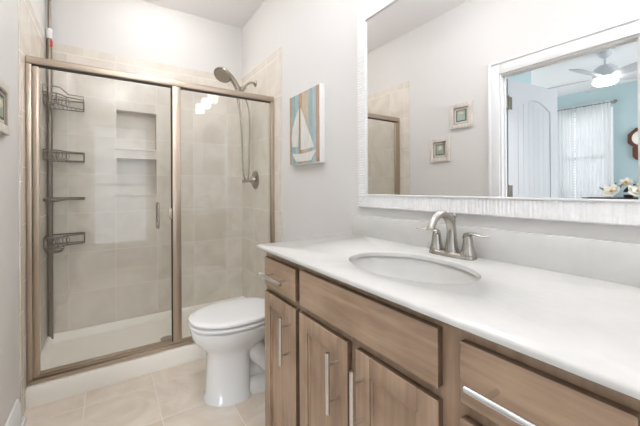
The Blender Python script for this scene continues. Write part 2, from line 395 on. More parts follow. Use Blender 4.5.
for (a, b, z0, z1) in ((q0 - .05, q0 + .02, q2 - .05, q3 + .05), (q1 - .02, q1 + .05, q2 - .05, q3 + .05), (q0 + .02, q1 - .02, q2 - .05, q2 + .02), (q0 + .02, q1 - .02, q3 - .02, q3 + .05), (-2.32, -2.28, q2 + .02, q3 - .02)): m.box(a, b, BY1 - .015, BY1 + .06, z0, z1, .003)
m.build('window_frame', M['sash'], t)
MB().box(q0 + .02, q1 - .02, BY1 + .035, BY1 + .045, q2 + .02, q3 - .02).build('pane', M['fill_left'], t)
struct(MB().box(BX - .12, -.04, BY0 - .1, BY1 + .1, -.08, 0).build('floor_bedroom', M['carpet']), 'light bedroom floor')
struct(MB().box(BX - .12, -.075, BY0 - .1, BY1 + .1, H, H + .08).build('ceiling_bedroom', M['bedceil']), 'white bedroom ceiling')
# bedroom window
t = thing('window_1', (BX, (b0 + b1) / 2, bz0), 'bright bedroom window with white blinds behind a sheer curtain', 'window'); struct(t); del t['category']
m = MB()
for (y0, y1, z0, z1) in ((b0 - .06, b0 + .02, bz0 - .06, bz1 + .06), (b1 - .02, b1 + .06, bz0 - .06, bz1 + .06), (b0 + .02, b1 - .02, bz0 - .06, bz0 + .02), (b0 + .02, b1 - .02, bz1 - .02, bz1 + .06)): m.box(BX - .1, BX + .015, y0, y1, z0, z1, .003)
m.box(BX - .08, BX - .05, b0 + .02, b1 - .02, 1.6, 1.64)
m.build('window_frame', M['sash'], t)
MB().box(BX - .09, BX - .08, b0 + .02, b1 - .02, bz0 + .02, bz1 - .02).build('pane', M['day_bed'], t)
m = MB(); z = bz0 + .04
while z < bz1 - .03:
    m.box(BX - .045, BX - .005, b0 + .025, b1 - .025, z - .001, z + .001, M4=Matrix.Translation((BX - .025, 0, z)) @ Matrix.Rotation(R(38), 4, 'Y') @ Matrix.Translation((-(BX - .025), 0, -z))); z += .045
m.build('blind_slats', M['slat'], t, smooth=0)

# door leaf
t = thing('door_1', (-.12, 1.28, 0), 'white open bedroom door with an arched grooved panel', 'door'); struct(t); del t['category']
L = .72; zt = 2.005; zb = .012
ang = math.atan2(1.186 - 1.262, -.69)
D4 = Matrix.Translation((-.128, 1.262, 0)) @ Matrix.Rotation(ang, 4, 'Z')   # local x along leaf, local -y or +y the face
def dprism(m, poly, y0, y1, mi=0):
    a = [D4 @ Vector((p[0], y0, p[1])) for p in poly]; b = [D4 @ Vector((p[0], y1, p[1])) for p in poly]; m.loft([a, b], mi=mi)
m = MB()
TH = .035  # the face towards the doorway is local +y (because the leaf runs towards -x)
dprism(m, [(0, zb), (L, zb), (L, zt), (0, zt)], -TH + .006, -.006)
st = .115
for (y0, y1) in ((-.0061, 0), (-TH, -TH + .0061)):
    dprism(m, [(0, zb), (st, zb), (st, zt), (0, zt)], y0, y1); dprism(m, [(L - st, zb), (L, zb), (L, zt), (L - st, zt)], y0, y1)
    dprism(m, [(st, zb), (L - st, zb), (L - st, .24), (st, .24)], y0, y1); dprism(m, [(st, .82), (L - st, .82), (L - st, 1.02), (st, 1.02)], y0, y1)
    arc = [(st + (L - 2 * st) * k / 14, 1.80 + .075 * math.sin(PI * k / 14)) for k in range(15)]
    for p, q in zip(arc, arc[1:]): dprism(m, [p, q, (q[0], zt), (p[0], zt)], y0, y1)
    # raised grooved boards in both panels
    n = 6; pw = (L - 2 * st - .05) / n
    for k in range(n):
        xa = st + .025 + k * pw; ya, yb_ = (y0, y1 - .0044) if y1 == 0 else (y0 + .0044, y1)
        zz = 1.775 + .075 * math.sin(PI * ((xa + pw / 2 - st) / (L - 2 * st)))
        dprism(m, [(xa + .001, 1.045), (xa + pw - .001, 1.045), (xa + pw - .001, zz), (xa + .001, zz)], ya, yb_)
        dprism(m, [(xa + .002, .265), (xa + pw - .002, .265), (xa + pw - .002, .795), (xa + .002, .795)], ya, yb_)
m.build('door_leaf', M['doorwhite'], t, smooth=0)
for hz in (1.81, 1.11, .25):
    m = MB(); m.box(-.16, -.055, 1.2455, 1.2488, hz - .05, hz + .05, .001); m.tube([(-.1, 1.246, hz - .053), (-.1, 1.246, hz + .053)], .007, 10)
    m.box(-.128, -.118, 1.25, 1.262, hz - .045, hz + .045)
    m.build('hinge', M['hinge'], t)

# ------------------------------------------------------------------ vanity cabinet
FX = .935; DX = .915
van = thing('vanity_cabinet', (1.19, .67, 0), 'brown stained wooden bathroom vanity cabinet under the white countertop', 'cabinet')
m = MB(); y0, y1 = .075, 1.262
m.box(FX + .02, W - .002, y1 - .02, y1, .1, .888); m.box(FX + .02, W - .002, y0, y0 + .02, .1, .888); m.box(FX + .02, W - .002, y0 + .02, y1 - .02, .1, .12); m.box(W - .012, W - .002, y0 + .02, y1 - .02, .12, .888)
m.box(FX + .02, FX + .1, y0 + .02, y1 - .02, .868, .888)
m.build('carcass', M['wood_v'], van)
m = MB()
for (a, b) in ((1.225, y1), (.935, .995), (.635, .7), (.335, .415), (y0, .125)): m.box(FX, FX + .02, a, b, .1, .888)
for (z0, z1) in ((.1, .16), (.705, .765), (.85, .888)):
    for (a, b) in ((.995, 1.225), (.7, .935), (.415, .635), (.125, .335)): m.box(FX, FX + .02, a, b, z0, z1)
m.box(FX, FX + .02, .125, .335, .41, .45)
m.build('face_frame', M['wood_v'], van)
MB().box(FX + .07, FX + .085, y0 + .01, y1 - .01, 0, .1).box(FX + .085, W - .002, y1 - .025, y1 - .01, 0, .1).build('toe_kick', M['toekick'], van)
def handle(parent, p0, p1, x=.875, face=DX):
    p0, p1 = Vector(p0), Vector(p1); m = MB(); m.tube([(x, p0.y, p0.z), (x, p1.y, p1.z)], .0063, 14)
    d = (p1 - p0)
    for k in (.2, .8):
        q = p0 + d * k; m.tube([(x + .003, q.y, q.z), (face + .001, q.y, q.z)], .0045, 10)
    return m.build('handle', M['steel'], parent, label='brushed steel bar handle')
def darken_edges(m):   # edge faces of doors and drawer fronts get a darker brown
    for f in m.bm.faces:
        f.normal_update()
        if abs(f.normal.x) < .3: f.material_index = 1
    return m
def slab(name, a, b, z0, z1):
    m = MB(); m.box(DX, FX - .0005, a, b, z0, z1, .004, seg=3); return darken_edges(m).build(name, [M['wood_h'], M['edge']], van)
def shaker(a, b, z0, z1, s=.052):
    m = MB(); X0, X1 = DX, FX - .0005
    m.box(X0, X1, a, a + s, z0, z1, .0025); m.box(X0, X1, b - s, b, z0, z1, .0025); m.box(X0, X1, a + s, b - s, z0, z0 + s, .0025); m.box(X0, X1, a + s, b - s, z1 - s, z1, .0025)
    o = darken_edges(m).build('door', [M['wood_v'], M['edge']], van)
    # recessed panel with a small bead round it
    m = MB(); m.box(X0 + .009, X1, a + s - .002, b - s + .002, z0 + s - .002, z1 - s + .002)
    for q in ((a + s, a + s + .007, z0 + s, z1 - s), (b - s - .007, b - s, z0 + s, z1 - s), (a + s + .007, b - s - .007, z0 + s, z0 + s + .007), (a + s + .007, b - s - .007, z1 - s - .007, z1 - s)):
        m.box(X0 + .004, X0 + .010, q[0], q[1], q[2], q[3], .002)
    m.build('panel', M['wood_v'], o)
    return o
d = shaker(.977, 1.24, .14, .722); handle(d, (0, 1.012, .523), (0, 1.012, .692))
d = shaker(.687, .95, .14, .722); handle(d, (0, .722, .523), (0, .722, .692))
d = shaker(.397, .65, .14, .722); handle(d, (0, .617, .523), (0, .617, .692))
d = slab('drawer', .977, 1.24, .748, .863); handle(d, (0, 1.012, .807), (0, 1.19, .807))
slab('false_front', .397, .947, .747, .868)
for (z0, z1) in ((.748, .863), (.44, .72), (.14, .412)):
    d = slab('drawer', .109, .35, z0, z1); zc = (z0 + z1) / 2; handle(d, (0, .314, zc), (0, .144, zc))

# ------------------------------------------------------------------ countertop, backsplash, sink, faucet
ct = thing('countertop', (1.18, .67, .888), 'long white vanity countertop with an oval sink cutout', 'countertop')
cx0, cx1, cy0, cy1 = .905, W - .001, .04, 1.305
SX, SY, SA, SB = 1.164, .687, .1545, .2225
angs = sorted(set([2 * PI * k / 72 for k in range(72)] + [math.atan2(y - SY, x - SX) % (2 * PI) for x in (cx0, cx1) for y in (cy0, cy1)]))
def rect_pt(a, ins):
    dx, dy = math.cos(a), math.sin(a); ts = []
    if dx > 1e-9: ts.append((cx1 - SX) / dx)
    if dx < -1e-9: ts.append((cx0 + ins - SX) / dx)
    if dy > 1e-9: ts.append((cy1 - ins - SY) / dy)
    if dy < -1e-9: ts.append((cy0 + ins - SY) / dy)
    tt = min(ts); return SX + dx * tt, SY + dy * tt
def ell(a, k, z):
    dx, dy = math.cos(a), math.sin(a); r = 1 / math.sqrt((dx / (SA + k)) ** 2 + (dy / (SB + k)) ** 2); return (SX + dx * r, SY + dy * r, z)
zb_ = .888
rings = []
for (ins, z) in ((.03, zb_), (.004, zb_), (.0, zb_ + .003), (0, HC - .006), (.002, HC - .002), (.006, HC)):
    rings.append([(*rect_pt(a, ins), z) for a in angs])
for (k, z) in ((.004, HC), (.001, HC - .0015), (0, HC - .004), (0, zb_)): rings.append([ell(a, k, z) for a in angs])
rings.append(rings[0])
MB().loft(rings, cap=False).build('slab', M['counter'], ct, smooth=50)
MB().box(W - .02, W - .001, cy0, cy1, HC - .001, HC + .104, .003).build('backsplash', M['counter'], ct)
sk = thing('sink', (SX, SY, .75), 'oval white undermount sink set in the countertop', 'sink')
prof = [(1.045, -.001), (1.03, -.012), (1.0, -.03), (.93, -.07), (.78, -.105), (.55, -.13), (.3, -.14), (.12, -.1425)]
inner = [[(SX + SA * f * math.cos(2 * PI * k / 48), SY + SB * f * math.sin(2 * PI * k / 48), zb_ + z) for k in range(48)] for f, z in prof]
outer = [[(SX + (SA * f + .012) * math.cos(2 * PI * k / 48), SY + (SB * f + .012) * math.sin(2 * PI * k / 48), zb_ + z - .012 * (z < -.002)) for k in range(48)] for f, z in prof]
MB().loft(outer[::-1] + inner, cap=True)  .build('basin', M['counter'], sk, smooth=60)
MB().lathe([(.0, -.1415), (.022, -.1415), (.024, -.139), (.016, -.137), (.0, -.137)], (SX + .01, SY, zb_)).build('drain', M['nickel'], sk)

fc = thing('faucet', (1.385, .682, HC), 'brushed nickel two handle gooseneck faucet behind the sink', 'faucet')
fy = .682; fx = 1.39
m = MB(); n = 40
def stad(ins, z, hw=.028, hl=.088):
    pts = []
    for k in range(n):
        a = 2 * PI * k / n; q = .55
        ca, sa = math.cos(a), math.sin(a)
        pts.append((fx + (hw - ins) * math.copysign(abs(ca) ** q, ca), fy + (hl - ins) * math.copysign(abs(sa) ** q, sa), z))
    return pts
m.loft([stad(0, HC), stad(0, HC + .006), stad(.004, HC + .014), stad(.009, HC + .017)])
m.build('base_plate', M['nickel'], fc, smooth=45)
m = MB()
m.lathe([(.026, .012), (.0255, .02), (.021, .035), (.018, .06), (.0165, .085)], (fx, fy, HC))
pts = [(fx, fy, HC + .08), (fx - .002, fy, HC + .102), (fx - .014, fy, HC + .128), (fx - .04, fy, HC + .148), (fx - .068, fy, HC + .15), (fx - .093, fy, HC + .138), (fx - .109, fy, HC + .118), (fx - .117, fy, HC + .104)]
m.tube(pts, [.0165, .0158, .0148, .0135, .0128, .0124, .0122, .0128], 16, sub=5)
m.build('spout', M['nickel'], fc, smooth=60)
MB().tube([(fx + .018, fy, HC + .01), (fx + .02, fy, HC + .10), (fx + .02, fy, HC + .138)], .0028, 8).lathe([(.003, .132), (.006, .138), (.006, .146), (.003, .15)], (fx + .02, fy, HC), seg=12).build('lift_rod', M['nickel'], fc)
for s in (1, -1):
    hy = fy + s * .062
    m = MB(); m.lathe([(.0255, .012), (.0255, .02), (.0215, .028), (.0175, .048), (.0155, .066), (.014, .078), (.009, .086), (.0, .088)], (fx, hy, HC))
    rings = []
    for (u, wz, hh, zz) in ((-.013, .010, .004, .074), (-.008, .013, .007, .081), (.006, .0135, .0075, .085), (.022, .0115, .0055, .0885), (.042, .0095, .004, .0865), (.062, .0088, .0034, .084), (.078, .0065, .0028, .086), (.084, .002, .001, .0875)):
        rings.append([(fx - .004 - max(u, 0) * .12 + wz * math.cos(2 * PI * k / 12), hy + s * u, HC + zz + hh * math.sin(2 * PI * k / 12)) for k in range(12)])
    m.loft(rings); m.build('lever_handle', M['nickel'], fc, smooth=60)

# ------------------------------------------------------------------ mirror
mi_ = thing('mirror', (W, .67, 1.05), 'large rectangular wall mirror in a ribbed white frame above the counter', 'mirror')
my0, my1, mz0, mz1 = .152, 1.188, 1.1115, 1.984; fw = .061
MB().box(Wm, Wm + .004, my0 - .005, my1 + .005, mz0 - .005, mz1 + .005).build('mirror_glass', M['mirror'], mi_, smooth=0)
m = MB()
pitch = .013
def ribs(side):
    # one frame side as a reeded strip: the reeds run across the frame
    if side in 'BT': a0, a1 = my0 - fw, my1 + fw
    else: a0, a1 = mz0 - fw, mz1 + fw
    N = int((a1 - a0) / pitch) * 6
    rings = []
    for i in range(N + 1):
        a = a0 + (a1 - a0) * i / N; rr = abs(math.sin(PI * (a - a0) / pitch)); h = .0215 + .0026 * rr
        d = min(a - a0, a1 - a, fw); lo = fw - d     # mitre
        prof = [(lo if lo < fw else fw - 1e-4, .0), (lo, 0), (fw, 0)]
        b0 = max(lo, 0.0); b1 = fw   # b: distance outward->inner measured from outer edge 0..fw
        b0 = 0 if d >= fw else 0
        inn = min(d, fw)            # usable width from outer edge
        pts = [(0.0, 0.0), (0.0, h * .75), (min(.004, inn), h), (max(inn - .003, 0), h), (inn, h * .8), (inn, 0.0)]
        ring = []
        for (b, x) in pts:
            X = W - .0195 - x + .0195 if False else W - x
            if side == 'B': ring.append((X, a, mz0 - fw + b))
            if side == 'T': ring.append((X, a, mz1 + fw - b))
            if side == 'L': ring.append((X, my1 + fw - b, a))
            if side == 'R': ring.append((X, my0 - fw + b, a))
        rings.append(ring)
    m.loft(rings, cap=False)
for s in 'BTLR': ribs(s)
m.build('ribbed_frame', M['ribbed'], mi_, smooth=30)
m = MB()
l = .009
for q in ((my0 - .002, my1 + .002, mz0 - .002, mz0 + l - .004), (my0 - .002, my1 + .002, mz1 - l + .004, mz1 + .002), (my0 - .002, my0 + l - .004, mz0 + .005, mz1 - .005), (my1 - l + .004, my1 + .002, mz0 + .005, mz1 - .005)):
    m.box(W - .0285, W - .0197, q[0], q[1], q[2], q[3], .002)
m.build('inner_lip', M['trim'], mi_)

# ------------------------------------------------------------------ vanity light above the mirror (above the frame of the photo, seen reflected in the shower glass)
vl = thing('vanity_light', (W, .6, 2.18), 'lit vanity light bar with three white shades above the mirror', 'light')
MB().box(W - .025, W, .36, .84, 2.2, 2.29, .006).tube([(W - .05, .24, 2.245), (W - .05, .96, 2.245)], .01, 12).box(W - .05, W - .02, .58, .62, 2.235, 2.255).build('light_bar', M['nickel'], vl)
for ly in (.3, .6, .9):
    MB().lathe([(.028, .0), (.03, .02), (.012, .035), (.012, .06)], (W - .1, ly, 2.235)).tube([(W - .1, ly, 2.285), (W - .075, ly, 2.285), (W - .05, ly, 2.245)], .008, 10, sub=4).build('lamp_holder', M['nickel'], vl)
    MB().box(W - .15, W - .05, ly - .05, ly + .05, 2.12, 2.238, .01, seg=3).build('lamp_shade', M['shade'], vl, label='lit frosted white shade')
# invented ceiling lamps out of view, added to brighten the bathroom
t = thing('added_ceiling_light', (.73, 1.3, H), 'round drum fill light added on the ceiling between the vanity and the shower', 'light')
MB().lathe([(.07, 0), (.07, -.012), (.05, -.02), (.012, -.022), (.012, -.11), (0, -.11)], (.73, 1.3, H)).build('canopy', M['nickel'], t)
MB().lathe([(0, -.10), (.15, -.10), (.17, -.11), (.17, -.20), (.15, -.215), (0, -.22)], (.73, 1.3, H), seg=32).build('drum_shade', M['fill_ceil'], t)
t = thing('added_ceiling_light', (.47, 0, H), 'round drum fill light added on the ceiling above the near end of the vanity', 'light')
MB().lathe([(.07, 0), (.07, -.012), (.05, -.02), (.012, -.022), (.012, -.06), (0, -.06)], (.47, 0, H)).build('canopy', M['nickel'], t)
MB().lathe([(0, -.055), (.16, -.055), (.18, -.065), (.18, -.14), (.16, -.155), (0, -.16)], (.47, 0, H), seg=32).build('drum_shade', M['fill_near'], t)
t = thing('added_shower_light', (.73, 2.5, H), 'small round domed fill light added on the shower ceiling', 'light')  # unseen lamp added as fill inside the shower
MB().lathe([(.12, 0), (.12, -.015), (.105, -.018), (.105, 0)], (.73, 2.5, H)).build('trim_ring', M['trim'], t)
MB().lathe([(.104, -.016), (.10, -.05), (.07, -.075), (.03, -.085), (0, -.086)], (.73, 2.5, H)).build('dome', M['fill_shower'], t)

# ------------------------------------------------------------------ shower base
x0, x1 = .006, W - .006
def rr(ix, iy0, iy1, z, r=.03, n=6):
    X0, X1, Y0, Y1 = x0 + ix, x1 - ix, YS + iy0, YB - iy1; pts = []
    for (cx_, cy_, a0) in ((X1 - r, Y1 - r, 0), (X0 + r, Y1 - r, 90), (X0 + r, Y0 + r, 180), (X1 - r, Y0 + r, 270)):
        for k in range(n + 1):
            a = R(a0 + 90 * k / n); pts.append((cx_ + r * math.cos(a), cy_ + r * math.sin(a), z))
    return pts
sb = thing('shower_tray', (.73, 2.6, 0), 'white acrylic shower base with a raised front curb', 'shower base')
rings = [rr(0, 0, 0, 0, .002), rr(0, 0, 0, .098, .002), rr(.002, .004, .002, .104, .004), rr(.014, .075, .012, .104, .02), rr(.02, .083, .018, .098, .025), rr(.035, .1, .03, .05, .04), rr(.05, .12, .045, .04, .05), rr(.3, .28, .25, .034, .08)]
MB().loft(rings).build('pan', M['acrylic'], sb, smooth=40)
MB().lathe([(.045, .0), (.045, .004), (.035, .006), (0, .006)], (.73, 2.6, .034)).build('drain', M['nickel'], sb)

# ------------------------------------------------------------------ shower enclosure
se = thing('shower_enclosure', (.73, YF, .104), 'framed glass shower enclosure with a champagne metal frame', 'shower enclosure')
fl, fr = .0065, W - .0065
MB().box(fl, fr, YF - .002, YF + .036, ZT - .04, ZT, .005, seg=3).box(fl, fr, YF + .004, YF + .03, ZT - .048, ZT - .039, mi=1).build('header_rail', [M['framemetal'], M['gasket']], se)
MB().box(fl, fr, YF - .004, YF + .04, .1043, .128, .004).box(fl + .03, fr - .03, YF + .012, YF + .034, .128, .142, .003).build('bottom_track', M['framemetal'], se)
MB().box(fl, .031, YF, YF + .034, .128, ZT - .041, .003).build('wall_jamb', M['framemetal'], se)
MB().box(fr - .027, fr, YF, YF + .034, .128, ZT - .041, .003).build('wall_jamb', M['framemetal'], se)
MB().box(.722, .774, YF, YF + .036, .142, ZT - .04, .004).box(.7155, .722, YF + .008, YF + .028, .142, ZT - .048, mi=1).build('center_post', [M['framemetal'], M['gasket']], se)
MB().box(.774, fr - .027, YF + .014, YF + .021, .142, ZT - .042).build('fixed_glass', M['glass'], se, smooth=0)
m = MB(); m.box(.0345, .06, YF + .002, YF + .03, .146, ZT - .05, .003); m.box(.06, .712, YF + .01, YF + .026, .146, .16, .002)
dr = m.build('door', M['framemetal'], se)
MB().box(.0605, .713, YF + .014, YF + .021, .16, ZT - .05).build('door_glass', M['glass'], dr, smooth=0)
m = MB()
for s in (-1, 1):
    yy = YF + .0175 + s * .035; yg = YF + .0175 + s * .004
    m.tube([(.635, yg, .90), (.635, yy - s * .012, .90), (.635, yy, .915), (.635, yy, 1.04), (.635, yy - s * .012, 1.055), (.635, yg, 1.055)], .0065, 10, sub=4)
m.build('door_handle', M['darkmetal'], dr, smooth=60)
MB().box(.7, .718, YF - .001, YF + .012, .95, 1.02, .002).build('latch', M['framemetal'], dr)

# ------------------------------------------------------------------ shower head, hose and valve
sh = thing('hand_shower', (W - .006, 2.635, 2.06), 'hand shower wand with round head on a wall arm and looped metal hose', 'shower head')
wx = W - .006
MB().lathe([(.028, 0), (.028, -.004), (.018, -.012), (.011, -.016)], (wx, 2.635, 2.068), 'X', 20).tube([(wx - .006, 2.635, 2.068), (wx - .04, 2.635, 2.072), (wx - .075, 2.635, 2.052), (wx - .1, 2.635, 2.026), (wx - .118, 2.635, 2.005)], .0105, 12, sub=4).build('arm', M['darkmetal'], sh, smooth=60)
MB().tube([(1.352, 2.635, 2.022), (1.322, 2.635, 1.985)], [.02, .018], 16).tube([(1.335, 2.635, 2.0), (1.298, 2.635, 2.006)], [.014, .018], 14).tube([(1.325, 2.635, 1.99), (1.33, 2.635, 1.96)], [.012, .009], 12).build('diverter', M['darkmetal'], sh)
wpts = [(1.29, 2.632, 1.93), (1.294, 2.632, 1.965), (1.29, 2.632, 2.0), (1.262, 2.628, 2.045), (1.22, 2.622, 2.09), (1.18, 2.616, 2.112), (1.15, 2.61, 2.112)]
MB().tube(wpts, [.012, .018, .024, .024, .023, .023, .018], 14, sub=5).build('wand', M['darkmetal'], sh, smooth=60)
hc_ = Vector((1.15, 2.59, 2.075)); nrm = Vector((-.5, -.42, -.78)).normalized()
rot = nrm.to_track_quat('Z', 'Y').to_matrix().to_4x4()
T4 = Matrix.Translation(hc_) @ rot
def lathe_t(m, prof, T, seg=28, mi=0):
    m.loft([[T @ Vector((max(r, 1e-5) * math.cos(2 * PI * k / seg), max(r, 1e-5) * math.sin(2 * PI * k / seg), h)) for k in range(seg)] for r, h in prof], mi=mi)
m = MB(); lathe_t(m, [(0, -.032), (.034, -.03), (.056, -.02), (.07, -.006), (.072, .004), (.068, .01), (.06, .011)], T4); hd = m.build('head', M['darkmetal'], sh)
m = MB(); lathe_t(m, [(.06, .0105), (.058, .0125), (0, .014)], T4)
for rad, nn in ((.014, 6), (.031, 12), (.048, 18)):
    for k in range(nn):
        a = 2 * PI * k / nn; lathe_t(m, [(.003, .012), (.002, .0175), (0, .018)], T4 @ Matrix.Translation((rad * math.cos(a), rad * math.sin(a), 0)), 6)
m.build('spray_face', M['spray'], hd, label='grey spray face with rubber nozzles')
MB().tube([(1.292, 2.632, 1.925), (1.30, 2.632, 1.86), (1.318, 2.634, 1.7), (1.33, 2.636, 1.5), (1.335, 2.64, 1.33), (1.345, 2.64, 1.25), (1.362, 2.64, 1.225), (1.384, 2.64, 1.25), (1.395, 2.64, 1.42), (1.398, 2.638, 1.62), (1.39, 2.636, 1.82), (1.362, 2.635, 1.92), (1.345, 2.635, 1.962)], .0068, 10, sub=6).build('hose', M['darkmetal'], sh, smooth=60)
MB().tube([(1.29, 2.632, 1.935), (1.299, 2.632, 1.87), (1.314, 2.632, 1.76)], [.011, .010, .0078], 10).build('hose_collar', M['darkmetal'], sh)
sv = thing('shower_valve', (wx, 2.652, 1.222), 'round shower valve trim with a lever below the shower head', 'faucet')
MB().lathe([(.082, 0), (.082, -.004), (.07, -.012), (.035, -.018), (.03, -.03), (.026, -.05), (.0, -.052)], (wx, 2.652, 1.222), 'X', 32).build('escutcheon', M['darkmetal'], sv)
MB().tube([(wx - .045, 2.652, 1.222), (wx - .075, 2.648, 1.214), (wx - .12, 2.642, 1.208)], [.02, .013, .016], 14, sub=3).build('lever', M['darkmetal'], sv)

# ------------------------------------------------------------------ corner shower caddy
px, py = .024, 2.958
cd = thing('shower_caddy', (px, py, .05), 'metal tension pole corner caddy with wire baskets in the shower corner', 'shower caddy')
MB().tube([(px, py, .075), (px, py, 2.27)], .016, 14).build('pole', M['wire'], cd)
MB().tube([(px, py, 2.26), (px, py, H - .012)], .0095, 14).lathe([(.0095, -.06), (.022, -.03), (.024, -.001)], (px, py, H - .0), seg=16).build('upper_pole', M['wire'], cd)
MB().lathe([(.017, 0), (.0185, .004), (.0185, .066), (.017, .07)], (px, py, 2.228)).build('pole_clamp', M['cap'], cd, label='white plastic clamp')
MB().box(px + .006, px + .02, py - .017, py - .012, 2.168, 2.212, .002).build('tag', M['red'], cd, label='small red tag')
MB().lathe([(.022, 0), (.022, .012), (.0135, .03)], (px, py, .046)).build('foot', M['cap'], cd)
def basket(z, h, kind):
    m = MB(); r = .0043; xa, xb, ya, yb_ = .012, .222, 2.77, 2.968
    plan = [(xa, yb_), (xb - .01, yb_), (xb, yb_ - .01), (xb, yb_ - .065), (xb - .012, yb_ - .08), (xa + .115, ya + .08), (xa + .09, ya + .02), (xa + .07, ya), (xa + .01, ya), (xa, ya + .01)]
    def ring(zz, rad): m.tube([(*p, zz) for p in plan], rad, 7, closed=True)
    ring(z, r)
    if h: ring(z + h, r * 1.15)
    if h:
        for p in (plan[0], plan[2], plan[3], plan[5], plan[7], plan[9]): m.tube([(*p, z), (*p, z + h)], r * .8, 6)
        # scroll wires in the corner section
        for k in range(6):
            a0 = .3 + k * .22; cx_, cy_ = xa + .02 + k * .018, ya + .04 + k * .012
            m.tube([(cx_ + .02 * math.cos(a0 + q), cy_ - .012, z + h * .5 + h * .42 * math.sin(a0 + q)) for q in [2 * PI * n_ / 14 for n_ in range(14)]], r * .55, 5, closed=True)
    for k in range(1, 9):
        xk = xa + (xb - xa) * k / 9
        yf_ = ya if xk < xa + .07 else (ya + .05 if xk < xa + .1 else yb_ - .1)
        m.tube([(xk, yb_, z), (xk, yf_, z)], r * .7, 5)
    if not h:
        ring(z + .012, r)
        for p in (plan[0], plan[2], plan[3], plan[5], plan[7], plan[9]): m.tube([(*p, z), (*p, z + .012)], r * .8, 6)
        m.tube([(px, py, z - .012), (px + .05, py - .07, z - .008), (px + .09, py - .08, z)], .006, 8)
    if kind == 'rail':
        m.tube([(xa, ya, z + h), (xa, ya, z + h + .05), (xa + .085, ya + .03, z + h + .05), (xa + .125, ya + .1, z + h + .024), (xb, yb_ - .08, z + h + .024), (xb, yb_ - .08, z + h)], r, 7)
    if kind == 'dish':
        for (rd, zz) in ((.05, -.018), (.042, -.032), (.03, -.036)): m.tube([(xa + .052 + rd * math.cos(a), ya + .03 + rd * .8 * math.sin(a), z + zz) for a in [2 * PI * k / 18 for k in range(18)]], r * .8, 5, closed=True)
        for a in (0, 1.57, 3.14, 4.71): m.tube([(xa + .052 + .05 * math.cos(a), ya + .03 + .04 * math.sin(a), z), (xa + .052 + .05 * math.cos(a), ya + .03 + .04 * math.sin(a), z - .018), (xa + .052 + .03 * math.cos(a), ya + .03 + .024 * math.sin(a), z - .036)], r * .7, 5)
    m.lathe([(.0165, -.016), (.022, -.014), (.022, .016), (.0165, .018)], (px, py, z + h * .5), seg=14)
    return m.build('wire_basket', M['wire'], cd, smooth=60)
basket(1.732, .068, 'rail'); basket(1.352, .062, ''); basket(1.076, .0, ''); basket(.757, .066, 'dish')

# ------------------------------------------------------------------ toilet
TY = 1.785
to = thing('toilet', (1.08, TY, 0), 'white two piece toilet with the lid closed between vanity and shower', 'toilet')
def egg(cx_, rf, rb, ry, z, n=40, pf=1.0, pb=.8, y=TY):
    pts = []
    for k in range(n):
        a = 2 * PI * k / n; ca, sa = math.cos(a), math.sin(a)
        pts.append((cx_ - (rf * abs(ca) ** pf if ca > 0 else -rb * abs(ca) ** pb), y + ry * math.copysign(abs(sa) ** (.9 if ca > 0 else .75), sa), z))
    return pts
m = MB()
m.loft([egg(.962, .165, .09, .128, 0), egg(.962, .165, .088, .128, .012), egg(.962, .155, .082, .12, .02), egg(.962, .15, .08, .117, .12), egg(.962, .145, .085, .115, .22),
        egg(.962, .148, .10, .117, .255), egg(.962, .165, .15, .128, .28), egg(.962, .195, .21, .15, .31), egg(.962, .22, .26, .171, .345), egg(.962, .229, .28, .181, .375), egg(.962, .23, .285, .183, .395), egg(.962, .222, .28, .176, .4)])
m.box(1.13, 1.44, TY - .105, TY + .105, .27, .405, .03, seg=4)
m.build('bowl', M['porcelain'], to, smooth=60)
m = MB(); m.loft([egg(1.12, .16, .24, .112, 0), egg(1.12, .16, .24, .112, .035), egg(1.12, .155, .225, .1, .06), egg(1.12, .15, .21, .06, .07)])
for s in (-1, 1):
    m.tube([(1.0, TY + s * .03, .27), (1.06, TY + s * .05, .235), (1.12, TY + s * .058, .165), (1.16, TY + s * .055, .12), (1.22, TY + s * .05, .15), (1.26, TY + s * .05, .23), (1.30, TY + s * .045, .28)], [.06, .06, .055, .05, .05, .05, .05], 16, sub=4)
m.box(1.0, 1.38, TY - .05, TY + .05, .03, .33, .02)
m.build('trapway', M['porcelain'], to, smooth=60)
for s in (-1, 1): MB().lathe([(.014, 0), (.014, .012), (.006, .02), (0, .021)], (1.13, TY + s * .098, .058), seg=14).build('bolt_cap', M['seat'], to)
MB().loft([egg(.962, .225, .23, .178, .405), egg(.962, .236, .235, .186, .409), egg(.962, .238, .236, .188, .418), egg(.962, .232, .233, .182, .4245), egg(.962, .2, .2, .15, .425)]).build('seat', M['seat'], to, smooth=50)
MB().loft([egg(.964, .228, .233, .18, .433), egg(.964, .237, .24, .187, .436), egg(.964, .238, .24, .188, .446), egg(.964, .231, .237, .182, .4525), egg(.964, .2, .21, .155, .456), egg(.964, .1, .12, .08, .458), egg(.964, .01, .01, .01, .4585)]).build('lid', M['seat'], to, smooth=50)
m = MB()
for s in (-1, 1): MB().box(1.185, 1.225, TY + s * .075 - .02, TY + s * .075 + .02, .404, .45, .008, seg=3).build('seat_hinge', M['seat'], to)
m = MB()
def tk(hx0, hy, z): return [(px_, py_, z) for (px_, py_) in [(1.45 if abs(k) else 0, 0) for k in range(0)]]
def rrect(X0, X1, hy, z, r=.03, n=5):
    pts = []
    for (cx_, cy_, a0) in ((X1 - r, TY + hy - r, 0), (X0 + r, TY + hy - r, 90), (X0 + r, TY - hy + r, 180), (X1 - r, TY - hy + r, 270)):
        for k in range(n + 1):
            a = R(a0 + 90 * k / n); pts.append((cx_ + r * math.cos(a), cy_ + r * math.sin(a), z))
    return pts
m.loft([rrect(1.285, 1.44, .18, .405), rrect(1.275, 1.442, .2, .44), rrect(1.265, 1.443, .215, .715)]).build('tank', M['porcelain'], to, smooth=40)
